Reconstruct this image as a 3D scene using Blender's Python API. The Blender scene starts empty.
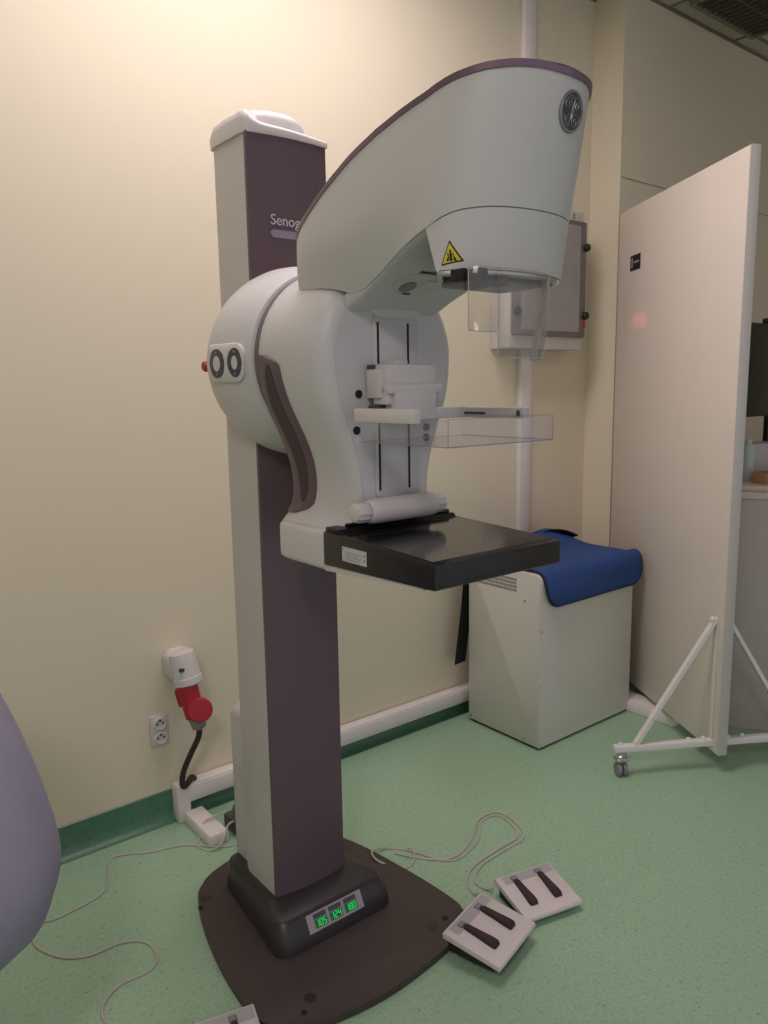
import bpy, bmesh, math, random
from mathutils import Vector, Matrix
random.seed(7)
PI = math.pi
SC = bpy.context.scene
COL = SC.collection

# ------------------------------------------------------------------ materials
def lin(c):
    return tuple(((v/255)/12.92 if v/255 <= .04045 else (((v/255)+.055)/1.055)**2.4) for v in c) + (1,)

def mat(name, rgb, rough=.5, metal=0.0, bump=0.0, bscale=80, var=0.0, vscale=6, emit=0, trans=0, ior=1.45, alpha=1, coat=0, spec=.5):
    m = bpy.data.materials.new(name); m.use_nodes = True
    nt = m.node_tree; b = nt.nodes['Principled BSDF']
    c = lin(rgb)
    b.inputs['Base Color'].default_value = c
    b.inputs['Roughness'].default_value = rough
    b.inputs['Metallic'].default_value = metal
    b.inputs['Specular IOR Level'].default_value = spec
    b.inputs['Coat Weight'].default_value = coat
    if trans: b.inputs['Transmission Weight'].default_value = trans; b.inputs['IOR'].default_value = ior
    if alpha < 1: b.inputs['Alpha'].default_value = alpha
    if emit: b.inputs['Emission Color'].default_value = c; b.inputs['Emission Strength'].default_value = emit
    tc = nt.nodes.new('ShaderNodeTexCoord')
    n = nt.nodes.new('ShaderNodeTexNoise'); n.inputs['Scale'].default_value = vscale; n.inputs['Detail'].default_value = 4
    nt.links.new(tc.outputs['Object'], n.inputs['Vector'])
    v = var if var else .03
    r = nt.nodes.new('ShaderNodeMix'); r.data_type = 'RGBA'
    r.inputs['A'].default_value = tuple(x*(1-v) for x in c[:3])+(1,)
    r.inputs['B'].default_value = tuple(min(1, x*(1+v)) for x in c[:3])+(1,)
    nt.links.new(n.outputs['Fac'], r.inputs['Factor'])
    nt.links.new(r.outputs['Result'], b.inputs['Base Color'])
    if bump:
        n2 = nt.nodes.new('ShaderNodeTexNoise'); n2.inputs['Scale'].default_value = bscale
        nt.links.new(tc.outputs['Object'], n2.inputs['Vector'])
        bp = nt.nodes.new('ShaderNodeBump'); bp.inputs['Strength'].default_value = bump; bp.inputs['Distance'].default_value = .002
        nt.links.new(n2.outputs['Fac'], bp.inputs['Height']); nt.links.new(bp.outputs['Normal'], b.inputs['Normal'])
    return m

def floor_mat(name, base, dark, light, scale=150):
    m = bpy.data.materials.new(name); m.use_nodes = True
    nt = m.node_tree; b = nt.nodes['Principled BSDF']; b.inputs['Roughness'].default_value = .42
    tc = nt.nodes.new('ShaderNodeTexCoord')
    def noise(s, d=3):
        n = nt.nodes.new('ShaderNodeTexNoise'); n.inputs['Scale'].default_value = s; n.inputs['Detail'].default_value = d
        nt.links.new(tc.outputs['Object'], n.inputs['Vector']); return n
    def ramp(src, p0, p1):
        r = nt.nodes.new('ShaderNodeMapRange'); r.inputs['From Min'].default_value = p0; r.inputs['From Max'].default_value = p1
        nt.links.new(src, r.inputs['Value']); return r.outputs['Result']
    def mix(f, a, bcol):
        x = nt.nodes.new('ShaderNodeMix'); x.data_type = 'RGBA'
        nt.links.new(f, x.inputs['Factor'])
        for k, s in (('A', a), ('B', bcol)):
            if isinstance(s, tuple): x.inputs[k].default_value = s
            else: nt.links.new(s, x.inputs[k])
        return x.outputs['Result']
    c = mix(ramp(noise(scale).outputs['Fac'], .42, .62), lin(base), lin(light))
    c = mix(ramp(noise(scale*.55, 5).outputs['Fac'], .55, .70), c, lin(dark))
    v = nt.nodes.new('ShaderNodeTexVoronoi'); v.inputs['Scale'].default_value = 26
    nt.links.new(tc.outputs['Object'], v.inputs['Vector'])
    c = mix(ramp(v.outputs['Distance'], .075, .045), c, lin(tuple(int(x*.62) for x in dark)))
    nt.links.new(c, b.inputs['Base Color'])
    return m

M = {}
M['wall'] = mat('cream_wall_paint', (220, 210, 187), .7, bump=.15, bscale=120, var=.02, vscale=1.5)
M['floor'] = floor_mat('green_speckled_vinyl', (152, 184, 154), (136, 169, 140), (162, 192, 163))
M['skirt'] = floor_mat('dark_green_vinyl_skirting', (76, 118, 96), (68, 108, 88), (84, 126, 102))
M['white'] = mat('white_plastic', (206, 201, 200), .45)
M['trunk'] = mat('white_pvc_trunking', (226, 220, 216), .5)
M['shell'] = mat('white_lacquered_shell', (200, 198, 197), .42, bump=.04, bscale=300)
M['colgrey'] = mat('light_grey_column_paint', (196, 191, 190), .45)
M['bodyf'] = mat('cool_grey_gantry_face', (197, 196, 197), .45)
M['purple'] = mat('plum_lacquer', (98, 80, 88), .38)
M['purpletrim'] = mat('mauve_metallic_trim', (124, 102, 116), .28, metal=.4)
M['purpledark'] = mat('dark_plum_rubber', (56, 42, 50), .5)
M['groove'] = mat('grey_seam', (110, 104, 106), .6)
M['base'] = mat('dark_brown_painted_steel', (68, 58, 56), .5, bump=.15, bscale=400)
M['boot'] = mat('charcoal_plastic', (52, 48, 50), .36)
M['black'] = mat('glossy_black_carbon', (20, 19, 20), .12, spec=.6)
M['blackside'] = mat('satin_black_plastic', (20, 19, 20), .35)
M['rubber'] = mat('black_rubber', (24, 22, 24), .6)
M['slot'] = mat('slot_black', (14, 14, 18), .7)
M['dgrey'] = mat('dark_grey_plastic', (70, 72, 78), .5)
M['mgrey'] = mat('mid_grey_plastic', (128, 128, 130), .5)
M['chrome'] = mat('brushed_chrome', (200, 200, 205), .25, metal=.95)
M['pewter'] = mat('dull_pewter', (150, 148, 152), .42, metal=.8)
M['silver'] = mat('silver_panel', (160, 152, 158), .4, metal=.2)
M['yellow'] = mat('warning_yellow', (215, 190, 40), .5)
M['red'] = mat('red_plastic', (168, 28, 46), .4)
M['cabinet'] = mat('cream_grey_painted_sheet_metal', (205, 204, 196), .45)
M['blue'] = mat('blue_nylon_fabric', (34, 68, 128), .75, bump=.3, bscale=500, var=.08, vscale=12)
M['piping'] = mat('navy_binding', (12, 18, 48), .7)
M['strap'] = mat('black_webbing', (18, 17, 22), .8, bump=.3, bscale=400)
M['panel'] = mat('white_laminate_screen', (222, 212, 202), .5)
M['paneledge'] = mat('pale_grey_edge_profile', (196, 192, 188), .45)
M['steelwhite'] = mat('white_enamelled_tube', (225, 222, 220), .35)
M['ceil'] = mat('ceiling_tile', (186, 184, 166), .9, bump=.4, bscale=200)
M['grid'] = mat('ceiling_grid', (120, 118, 104), .6)
M['cable'] = mat('grey_beige_cable', (186, 180, 166), .5)
M['cableblack'] = mat('black_brown_cable', (48, 36, 38), .5)
M['pedal'] = mat('pale_grey_pedal_case', (214, 204, 206), .5)
M['pedalstrip'] = mat('grey_hinge_plate', (168, 166, 170), .45)
M['cloth'] = mat('lavender_grey_cloth', (150, 145, 166), .9, bump=.3, bscale=300, var=.05)
M['desk'] = mat('grey_laminate_desk', (186, 178, 170), .5)
M['desktop'] = mat('pale_desktop', (216, 202, 190), .5)
M['screenblack'] = mat('monitor_black', (24, 21, 20), .3)
M['ledgreen'] = mat('green_led_digits', (10, 235, 90), .5, emit=.7)
M['lcd'] = mat('dark_green_display_window', (20, 110, 62), .3)
M['ink'] = mat('dark_grey_ink', (70, 68, 72), .6)
M['paper'] = mat('white_label_paper', (196, 194, 194), .6)
M['teal'] = mat('pale_teal_plastic', (188, 200, 194), .5)
M['tan'] = mat('tan_cardboard', (176, 128, 100), .7)
M['smoke'] = mat('smoked_door_window', (146, 143, 144), .25, var=.08, vscale=5)
M['doorframe'] = mat('grey_door_frame', (112, 108, 108), .4)
M['violet'] = mat('pale_violet_print', (150, 136, 156), .5)
M['louvre'] = mat('aluminium_louvre', (130, 128, 116), .35, metal=.6)

def clear_mat(name, tint=(235, 238, 240), fac=.16, rough=.08):
    m = bpy.data.materials.new(name); m.use_nodes = True
    nt = m.node_tree; out = nt.nodes['Material Output']; nt.nodes.remove(nt.nodes['Principled BSDF'])
    t = nt.nodes.new('ShaderNodeBsdfTransparent'); t.inputs['Color'].default_value = lin(tint)
    g = nt.nodes.new('ShaderNodeBsdfGlossy'); g.inputs['Roughness'].default_value = rough
    d = nt.nodes.new('ShaderNodeBsdfDiffuse'); d.inputs['Color'].default_value = lin((200, 200, 205))
    fr = nt.nodes.new('ShaderNodeLayerWeight'); fr.inputs['Blend'].default_value = .12
    mr = nt.nodes.new('ShaderNodeMath'); mr.operation = 'MULTIPLY'; mr.inputs[1].default_value = .5; nt.links.new(fr.outputs['Facing'], mr.inputs[0])
    m1 = nt.nodes.new('ShaderNodeMixShader'); nt.links.new(mr.outputs[0], m1.inputs[0]); nt.links.new(t.outputs[0], m1.inputs[1]); nt.links.new(g.outputs[0], m1.inputs[2])
    m2 = nt.nodes.new('ShaderNodeMixShader'); m2.inputs[0].default_value = fac
    nt.links.new(m1.outputs[0], m2.inputs[1]); nt.links.new(d.outputs[0], m2.inputs[2]); nt.links.new(m2.outputs[0], out.inputs[0])
    return m
M['clear'] = clear_mat('clear_acrylic', (252, 252, 253), .025)
M['clearedge'] = clear_mat('acrylic_edge', (190, 192, 215), .42)
M['shield'] = clear_mat('clear_shield', (250, 249, 246), .09)
M['milky'] = clear_mat('milky_shield_edge', (235, 230, 218), .75)

# ------------------------------------------------------------------ geometry helpers (each returns (verts, faces))
def gbox(x0, x1, y0, y1, z0, z1, bev=0.0, seg=2, mtx=None):
    bm = bmesh.new()
    vs = [bm.verts.new(p) for p in ((x0,y0,z0),(x1,y0,z0),(x1,y1,z0),(x0,y1,z0),(x0,y0,z1),(x1,y0,z1),(x1,y1,z1),(x0,y1,z1))]
    for f in ((0,3,2,1),(4,5,6,7),(0,1,5,4),(1,2,6,5),(2,3,7,6),(3,0,4,7)): bm.faces.new([vs[i] for i in f])
    if bev: bmesh.ops.bevel(bm, geom=bm.edges[:], offset=bev, segments=seg, affect='EDGES', profile=.5)
    return ext(bm, mtx)
def ext(bm, mtx=None):
    bm.verts.index_update()
    V = [v.co.copy() for v in bm.verts]; F = [[v.index for v in f.verts] for f in bm.faces]
    bm.free()
    if mtx is not None: V = [mtx @ v for v in V]
    return V, F
def loft(rings, closed=True, c0=True, c1=True, mtx=None):
    n = len(rings[0]); V = [Vector(p) for r in rings for p in r]; F = []
    for i in range(len(rings)-1):
        for j in range(n if closed else n-1):
            a = i*n+j; b = i*n+(j+1) % n
            F.append([a, b, b+n, a+n])
    if c0: F.append(list(range(n))[::-1])
    if c1: F.append([(len(rings)-1)*n+j for j in range(n)])
    if mtx is not None: V = [mtx @ v for v in V]
    return V, F
def prism(pts, axis, a, b, bev=0, seg=2, mtx=None):
    """2D outline pts in the other two axes, extruded a..b"""
    def P(u, v, w):
        return {'X': (w, u, v), 'Y': (u, w, v), 'Z': (u, v, w)}[axis]
    bm = bmesh.new()
    A = [bm.verts.new(P(u, v, a)) for u, v in pts]; B = [bm.verts.new(P(u, v, b)) for u, v in pts]
    fa = bm.faces.new(A); fb = bm.faces.new(B[::-1]); n = len(pts)
    for i in range(n): bm.faces.new([A[i], B[i], B[(i+1) % n], A[(i+1) % n]])
    if bev:
        es = list(set(list(fa.edges)+list(fb.edges)))
        bmesh.ops.bevel(bm, geom=es, offset=bev, segments=seg, affect='EDGES', profile=.5)
    bmesh.ops.recalc_face_normals(bm, faces=bm.faces[:])
    return ext(bm, mtx)
def rrect(u0, u1, v0, v1, r, n=5):
    o = []
    for cx, cy, a0 in ((u1-r, v1-r, 0), (u0+r, v1-r, 90), (u0+r, v0+r, 180), (u1-r, v0+r, 270)):
        for k in range(n+1):
            a = math.radians(a0+90*k/n); o.append((cx+r*math.cos(a), cy+r*math.sin(a)))
    return o
def circ(u, v, r, n=24, r2=None):
    return [(u+r*math.cos(2*PI*k/n), v+(r2 or r)*math.sin(2*PI*k/n)) for k in range(n)]
def smooth_path(pts, sub=6):
    P = [Vector(p) for p in pts]; out = []
    for i in range(len(P)-1):
        p0 = P[max(i-1, 0)]; p1 = P[i]; p2 = P[i+1]; p3 = P[min(i+2, len(P)-1)]
        for k in range(sub):
            t = k/sub
            out.append(.5*((2*p1)+(-p0+p2)*t+(2*p0-5*p1+4*p2-p3)*t*t+(-p0+3*p1-3*p2+p3)*t**3))
    out.append(P[-1]); return out
def tube(path, r, n=10, mtx=None):
    P = [Vector(p) for p in path]; rings = []
    t0 = (P[1]-P[0]).normalized(); up = Vector((0, 0, 1)) if abs(t0.z) < .9 else Vector((1, 0, 0))
    u = t0.cross(up).normalized()
    for i, p in enumerate(P):
        t = (P[min(i+1, len(P)-1)]-P[max(i-1, 0)]).normalized()
        u = (u-t*u.dot(t)).normalized(); v = t.cross(u)
        rr = r[i] if isinstance(r, (list, tuple)) else r
        rings.append([p+rr*(math.cos(2*PI*k/n)*u+math.sin(2*PI*k/n)*v) for k in range(n)])
    return loft(rings, mtx=mtx)
def ribbon(path, w, t, side, mtx=None):
    """flat strip: path centre line, width vector side*w"""
    P = [Vector(p) for p in path]; s = Vector(side).normalized()*(w/2); rings = []
    for i, p in enumerate(P):
        tg = (P[min(i+1, len(P)-1)]-P[max(i-1, 0)]).normalized(); nn = tg.cross(s).normalized()*(t/2)
        rings.append([p-s-nn, p+s-nn, p+s+nn, p-s+nn])
    return loft(rings, mtx=mtx)
def lathe(prof, axis, c, n=48, mtx=None):
    """prof: list of (radius, height along axis)"""
    rings = []
    for r, h in prof:
        r = max(r, 1e-4); ring = []
        for k in range(n):
            a = 2*PI*k/n; u = r*math.cos(a); v = r*math.sin(a)
            ring.append({'Z': (c[0]+u, c[1]+v, c[2]+h), 'Y': (c[0]+u, c[1]+h, c[2]+v), 'X': (c[0]+h, c[1]+u, c[2]+v)}[axis])
        rings.append(ring)
    return loft(rings, mtx=mtx)

ORG = Vector((0, 0, 0))
def obj(name, geos, m, parent=None, org=None, angle=35):
    if isinstance(geos, tuple): geos = [geos]
    V = []; F = []
    for v, f in geos:
        k = len(V); V += [Vector(p) for p in v]; F += [[i+k for i in q] for q in f]
    o0 = ORG if (parent is not None) else Vector((0, 0, 0))
    me = bpy.data.meshes.new(name); me.from_pydata([tuple(v-o0) for v in V], [], F)
    bm = bmesh.new(); bm.from_mesh(me); bmesh.ops.recalc_face_normals(bm, faces=bm.faces[:]); bm.to_mesh(me); bm.free()
    me.polygons.foreach_set('use_smooth', [True]*len(me.polygons)); me.set_sharp_from_angle(angle=math.radians(angle))
    me.materials.append(M[m] if isinstance(m, str) else m)
    o = bpy.data.objects.new(name, me); COL.objects.link(o)
    if parent is not None: o.parent = parent
    return o
def tag(o, label, cat, group=None):
    o['label'] = label; o['category'] = cat
    if group: o['group'] = group
    return o
def thing(name, label, cat, loc=(0, 0, 0), rz=0, group=None):
    """an Empty at the base; parts given in world coordinates while rz==0, else in local ones"""
    global ORG
    o = bpy.data.objects.new(name, None); COL.objects.link(o); o.empty_display_size = .1
    o.location = loc; o.rotation_euler = (0, 0, rz); ORG = Vector(loc) if rz == 0 else Vector((0, 0, 0))
    return tag(o, label, cat, group)
def struct(name, geos, m):
    o = obj(name, geos, m); o['kind'] = 'structure'; return o
def text(name, s, size, mtx, m, parent, depth=.0006):
    cu = bpy.data.curves.new(name, 'FONT'); cu.body = s; cu.size = size; cu.extrude = depth
    t = bpy.data.objects.new(name, cu); COL.objects.link(t)
    bpy.context.view_layer.update()
    me = bpy.data.meshes.new_from_object(t); bpy.data.objects.remove(t)
    V = [mtx @ v.co for v in me.vertices]; F = [list(p.vertices) for p in me.polygons]
    return obj(name, (V, F), m, parent)

# ------------------------------------------------------------------ room
YW = 2.40          # the long wall
CEIL = 3.215
struct('floor', gbox(-2.2, 5.2, -2.4, YW+.1, -.06, 0), 'floor')
struct('wall_back', gbox(-2.2, 3.19, YW, YW+.12, 0, CEIL), 'wall')
struct('wall_right', gbox(3.19, 5.3, 2.235, YW+.12, 0, CEIL), 'wall')
struct('wall_far_right', gbox(5.2, 5.3, -2.4, 2.235, 0, CEIL), 'wall')
struct('wall_left', gbox(-2.3, -2.2, -2.4, YW+.12, 0, CEIL), 'wall')
struct('ceiling', gbox(-2.2, 5.2, -2.4, YW+.1, CEIL, CEIL+.06), 'ceil')
gr = []
for i in range(12):
    x = 4.732-.6*i
    if -2.2 < x < 5.2: gr.append(gbox(x-.007, x+.007, -2.4, 2.4 if x < 3.19 else 2.235, CEIL-.004, CEIL))
for i in range(8):
    y = 2.135-.6*i; gr.append(gbox(-2.2, 5.2, y-.010, y+.010, CEIL-.003, CEIL))
gr.append(gbox(3.19, 5.2, 2.225, 2.235, CEIL-.012, CEIL)); gr.append(gbox(-2.2, 3.19, 2.39, 2.4, CEIL-.012, CEIL))
struct('trim_1', gr, 'grid')

def skirt(x0, x1, y):
    prof = [(y, 0), (y-.035, 0.0), (y-.033, .003), (y-.02, .008), (y-.009, .02), (y-.004, .04), (y-.004, .105), (y, .108)]
    return prism(prof, 'X', x0, x1)
struct('baseboard_back', skirt(-2.2, 3.19, YW), 'skirt')
struct('baseboard_right', [skirt(3.19, 5.2, 2.235), gbox(3.186, 3.19, 2.235, 2.4, 0, .105)], 'skirt')

# long wall trunking with its drop at the left end, floor ducts, riser
struct('trim_2', [gbox(.975, 3.17, 2.350, 2.3955, .062, .128, .003), gbox(.985, 3.17, 2.347, 2.351, .070, .120, .001)], 'trunk')
struct('trim_3', [gbox(.945, .990, 2.343, 2.3955, .002, .131, .003)], 'trunk')
struct('trim_4', [gbox(.962, 1.030, 2.145, 2.3425, .001, .034, .003), gbox(.964, 1.028, 2.147, 2.3425, .034, .038, .0015)], 'trunk')
struct('trim_5', [gbox(2.895, 3.0, 1.675, 2.34, .001, .045, .003), gbox(2.90, 2.995, 1.68, 2.34, .045, .052, .002)], 'trunk')
struct('trim_6', [gbox(2.683, 2.755, 2.372, 2.3995, .13, CEIL, .003), gbox(2.681, 2.757, 2.382, 2.386, .13, CEIL)], 'trunk')
# fine crack line in the wall paint of the right wall
struct('trim_7', [gbox(3.20, 5.2, 2.232, 2.2355, 2.405, 2.409)], mat('hairline_joint', (176, 162, 128), .8))

# ------------------------------------------------------------------ mammography unit
CX = 1.031; ZC = 1.52
U = thing('mammography_machine', 'tall white and plum mammography machine on a dark steel floor plate', 'medical machine', (CX, 1.74, 0))
# --- base plate
bp = [(.742,1.395),(.775,1.355),(.83,1.327),(.93,1.306),(CX,1.298),(1.13,1.304),(1.24,1.318),(1.315,1.338),(1.355,1.38),(1.372,1.44),(1.362,1.60),(1.333,1.80),(1.305,1.90),(1.27,1.96),(1.20,2.0),(1.03,2.03),(.90,2.0),(.85,1.965),(.815,1.92),(.775,1.80),(.745,1.65),(.732,1.52),(.731,1.435)]
bps = [(p.x, p.y) for p in smooth_path([(x, y, 0) for x, y in bp+[bp[0]]], 4)][:-1]
plate = obj('base_plate', prism(bps, 'Z', .001, .020, .003), 'base', U)
for x, y in ((.83, 1.90), (.86, 1.40), (1.25, 1.40)):
    obj('levelling_cap', lathe([(.016, .0201), (.016, .0208), (.014, .0212), (0, .0212)], 'Z', (x, y, 0), 24), 'boot', plate)
for x, y in ((.80, 1.87), (.825, 1.372), (1.30, 1.40)):
    obj('bolt', lathe([(.0075, .0201), (.0075, .0212), (.003, .0213), (0, .0205)], 'Z', (x, y, 0), 16), 'slot', plate)
# --- boot
def rr3(x0, x1, y0, y1, r, z): return [(u, v, z) for u, v in rrect(x0, x1, y0, y1, r, 6)]
def btr(xf0, xf1, xr0, xr1, y0, y1, r, z):
    o = []
    for u, v in rrect(0, 1, 0, 1, .12, 6):
        k = v; o.append((xf0+(xf1-xf0)*u+((xr0-xf0)*(1-u)+(xr1-xf1)*u)*k, y0+(y1-y0)*v, z))
    return o
boot = obj('base_housing', loft([btr(.858,1.240,.905,1.165,1.538,1.945,.07,.0201), btr(.860,1.238,.907,1.163,1.541,1.94,.07,.045), btr(.872,1.228,.912,1.158,1.566,1.935,.065,.092), btr(.877,1.222,.914,1.156,1.573,1.93,.06,.0985), btr(.881,1.216,.916,1.155,1.579,1.925,.055,.1015),
      btr(.899,1.170,.913,1.152,1.632,1.90,.05,.117), btr(.903,1.162,.915,1.150,1.638,1.89,.05,.117)]), 'boot', U)
# display on the sloping front of the boot
def bootpt(u, v):   # u along x, v 0 bottom..1 top
    return Vector((u+.003, 1.5445+.0225*v, .053+.040*v))
def quad_slab(u0, u1, v0, v1, lift, th=.0015):
    n = Vector((0, -.872, .49)); c = [bootpt(u0, v0), bootpt(u1, v0), bootpt(u1, v1), bootpt(u0, v1)]
    return loft([[p+n*(lift-th) for p in c], [p+n*lift for p in c]])
disp = obj('display_panel', quad_slab(.952, 1.128, .0, 1.0, .003, .004), 'silver', boot)
SEG = {'0': 'abcdef', '1': 'bc', '2': 'abged', '3': 'abgcd', '4': 'fgbc', '5': 'afgcd', '6': 'afgedc', '7': 'abc', '8': 'abcdefg', '9': 'abcdfg'}
SEGB = {'a': (.1,.9,.93,1), 'g': (.1,.9,.465,.535), 'd': (.1,.9,0,.07), 'f': (0,.16,.5,1), 'e': (0,.16,0,.5), 'b': (.84,1,.5,1), 'c': (.84,1,0,.5)}
for k, (u, s) in enumerate(((.972, '105'), (1.020, '124'), (1.069, '180'))):
    obj('display_window', [quad_slab(u, u+.040, .14, .60, .0036)], 'lcd', boot)
    obj('display_caption', [quad_slab(u, u+.040, .64, .90, .0036)], 'dgrey', boot)
    g = []
    for q, ch in enumerate(s):
        a = u+.004+q*.0115
        for sg in SEG[ch]:
            x0, x1, y0, y1 = SEGB[sg]; g.append(quad_slab(a+x0*.0085, a+x1*.0085, .20+.34*y0, .20+.34*y1, .0040, .0005))
    obj('led_digits', g, 'ledgreen', boot)
# --- column
CF = 1.655
def colring(z, e=0):
    o = []
    for k in range(9):           # left corner to right corner along the convex front
        t = k/8; o.append((.921-e+(.220+2*e)*t, CF-.012*math.sin(PI*t)-e, z))
    o += [(1.141+e, 1.80, z), (1.13+e, 1.828+e, z), (1.10, 1.835+e, z), (.965, 1.835+e, z), (.93-e, 1.828+e, z), (.921-e, 1.80, z)]
    return o
column = obj('column', loft([colring(.10), colring(2.045)]), 'colgrey', U, angle=25)
fr = []
for z in (.1155, 2.043):
    r = [(.9205+.2205*t/12, CF-.012*math.sin(PI*t/12)-.0045, z) for t in range(13)]
    fr.append([(.9200, CF+.004, z)]+r+[(1.1416, CF+.012, z), (1.1416, CF+.02, z)]+[(1.14-.215*t/6, CF+.012, z) for t in range(7)])
obj('column_front_panel', loft(fr), 'purple', U, angle=30)
def capring(f, e, inn=0.0, zadd=0.0):
    o = []; N = 20
    H = [(0,.050),(.05,.044),(.12,.032),(.22,.026),(.5,.023),(1,.017)]
    def h(t):
        for (a, fa), (b, fb) in zip(H, H[1:]):
            if a <= t <= b: return fa+(fb-fa)*(t-a)/(b-a)
    P = [(.921-e, CF+.020, .052), (.9225-e, CF+.010, .052), (.926-e, CF+.003-e*.5, .051)]+[(.921-e+(.219+2*e)*k/N, CF-.012*math.sin(PI*k/N)-e, h(k/N)) for k in range(1, N+1)]
    P += [(1.140+e, 1.70, .022), (1.140+e, 1.76, .03), (1.140+e, 1.80, .03), (1.128+e, 1.826+e, .028), (1.10, 1.837+e, .028), (.965, 1.837+e, .028), (.93-e, 1.826+e, .040), (.921-e, 1.80, .050), (.921-e, 1.75, .054), (.921-e, 1.70, .052)]
    for x, y, hh in P: o.append((x+(CX-x)*inn, y+(1.75-y)*inn, 2.040+f*hh+zadd))
    return o
obj('column_cap', [loft([capring(0, .006), capring(.6, .007), capring(.88, .004), capring(1, -.003), capring(1, -.003, .10, .002), capring(1, -.003, .3, .006), capring(1, -.003, .6, .012)]),
     lathe([(.100, 2.070), (.098, 2.094), (.092, 2.106), (.078, 2.114), (.04, 2.118), (0, 2.119)], 'Z', (CX+.008, 1.755, 0), 48, mtx=Matrix.Translation((0, 1.755, 0)) @ Matrix.Diagonal((1, .75, 1, 1)) @ Matrix.Translation((0, -1.755, 0)))], 'white', U, angle=50)
# lettering on the plum panel
TM = Matrix.Translation((.971, CF-.0175, 1.841)) @ Matrix.Rotation(PI/2, 4, 'X')
text('lettering', 'Senog', .034, TM, 'white', U)
obj('lettering_bar', prism(rrect(.972, 1.045, 1.812, 1.830, .0088), 'Y', CF-.0185, CF-.012), 'violet', U)
# --- rear accessory box down the back of the column
rb = obj('rear_cover', [prism(rrect(.940, 1.10, .06, .575, .03), 'Y', 1.8375, 1.91, .006)], 'colgrey', U)
obj('vent_slots', [gbox(.9392, .941, 1.855, 1.895, .20+.022*k, .206+.022*k) for k in range(12)], 'paneledge', rb)
# --- rear shell round the column
obj('rear_shell', lathe([(0, 1.501), (.196, 1.5012), (.201, 1.504), (.210, 1.53), (.218, 1.56), (.2225, 1.59), (.224, 1.62), (.2215, 1.65), (.215, 1.68), (.204, 1.71), (.189, 1.74), (.171, 1.77), (.148, 1.80), (.120, 1.83), (.08, 1.855), (.04, 1.867), (0, 1.87)], 'Y', (CX, 0, ZC), 72), 'shell', U)
obj('seam_ring', lathe([(0, 1.486), (.194, 1.486), (.194, 1.5015), (0, 1.5015)], 'Y', (CX, 0, ZC), 72), 'groove', U)
# --- gantry body (key-hole section lofted forward)
LOW = [(1.52,1),(1.48,.985),(1.45,.955),(1.42,.905),(1.39,.835),(1.36,.76),(1.33,.69),(1.30,.635),(1.27,.60),(1.24,.585),(1.215,.60),(1.195,.635),(1.18,.69),(1.168,.76)]
def hwf(z):
    if z >= ZC: return math.sqrt(max(0, 1-((z-ZC)/.197)**2))
    for (a, fa), (b, fb) in zip(LOW, LOW[1:]):
        if b <= z <= a: t = (a-z)/(a-b); return fa+(fb-fa)*t
    return LOW[-1][1]
def bodyhalf(R):
    h = [(R*math.sin(PI/2*k/14), ZC+R*math.cos(PI/2*k/14)) for k in range(15)]
    zs = [1.52-.012*k for k in range(1, 30)]
    for z in zs:
        if z > 1.166: h.append((R*hwf(z), z))
    h.append((R*.77, 1.166))
    return h
def bodyring(R, Y):
    h = bodyhalf(R)
    return [(CX+x, Y, z) for x, z in h]+[(CX-x, Y, z) for x, z in h[::-1][:-1]]
BR = [(1.486,.190),(1.480,.1955),(1.45,.1975),(1.41,.197),(1.375,.1945),(1.345,.1925),(1.32,.1895),(1.30,.185),(1.287,.180),(1.277,.173),(1.270,.165),(1.266,.157),(1.2640,.150)]
def bodyR(Y):
    for (a, fa), (b, fb) in zip(BR, BR[1:]):
        if b <= Y <= a: t = (a-Y)/(a-b); return fa+(fb-fa)*t
    return BR[0][1]
body = obj('gantry_body', loft([bodyring(R, Y) for Y, R in BR]), 'shell', U, angle=60)
obj('gantry_face', prism([(CX+x*.985, ZC+(z-ZC)*.985) for x, z in bodyhalf(.150)]+[(CX-x*.985, ZC+(z-ZC)*.985) for x, z in bodyhalf(.150)[::-1][:-1]], 'Y', 1.2615, 1.266, .001), 'bodyf', U)
tp = obj('track_panel', prism(rrect(.976, 1.096, 1.228, 1.602, .012), 'Y', 1.2570, 1.263, .0025), 'bodyf', U)
for x in (.9865, 1.0665): obj('track_slot', gbox(x-.0022, x+.0022, 1.2555, 1.2590, 1.243, 1.588), 'slot', tp)
for x, z in ((.938, 1.444), (.931, 1.371), (1.120, 1.370), (1.120, 1.348)):
    obj('socket_hole', lathe([(.0085, 0), (.0085, .0030), (.0065, .0034), (.006, .0015), (0, .0015)], 'Y', (x, 1.2590, z), 20), 'slot', U)
# rounded lip under the arm root
obj('arm_root_lip', loft([[(CX+hw*math.sin(a), y, 1.618+h*math.cos(a)) for a in [2*PI*k/24 for k in range(24)]] for y, hw, h in ((1.262,.072,.026),(1.252,.070,.024),(1.247,.06,.018),(1.245,.045,.010))]), 'bodyf', U)
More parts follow.
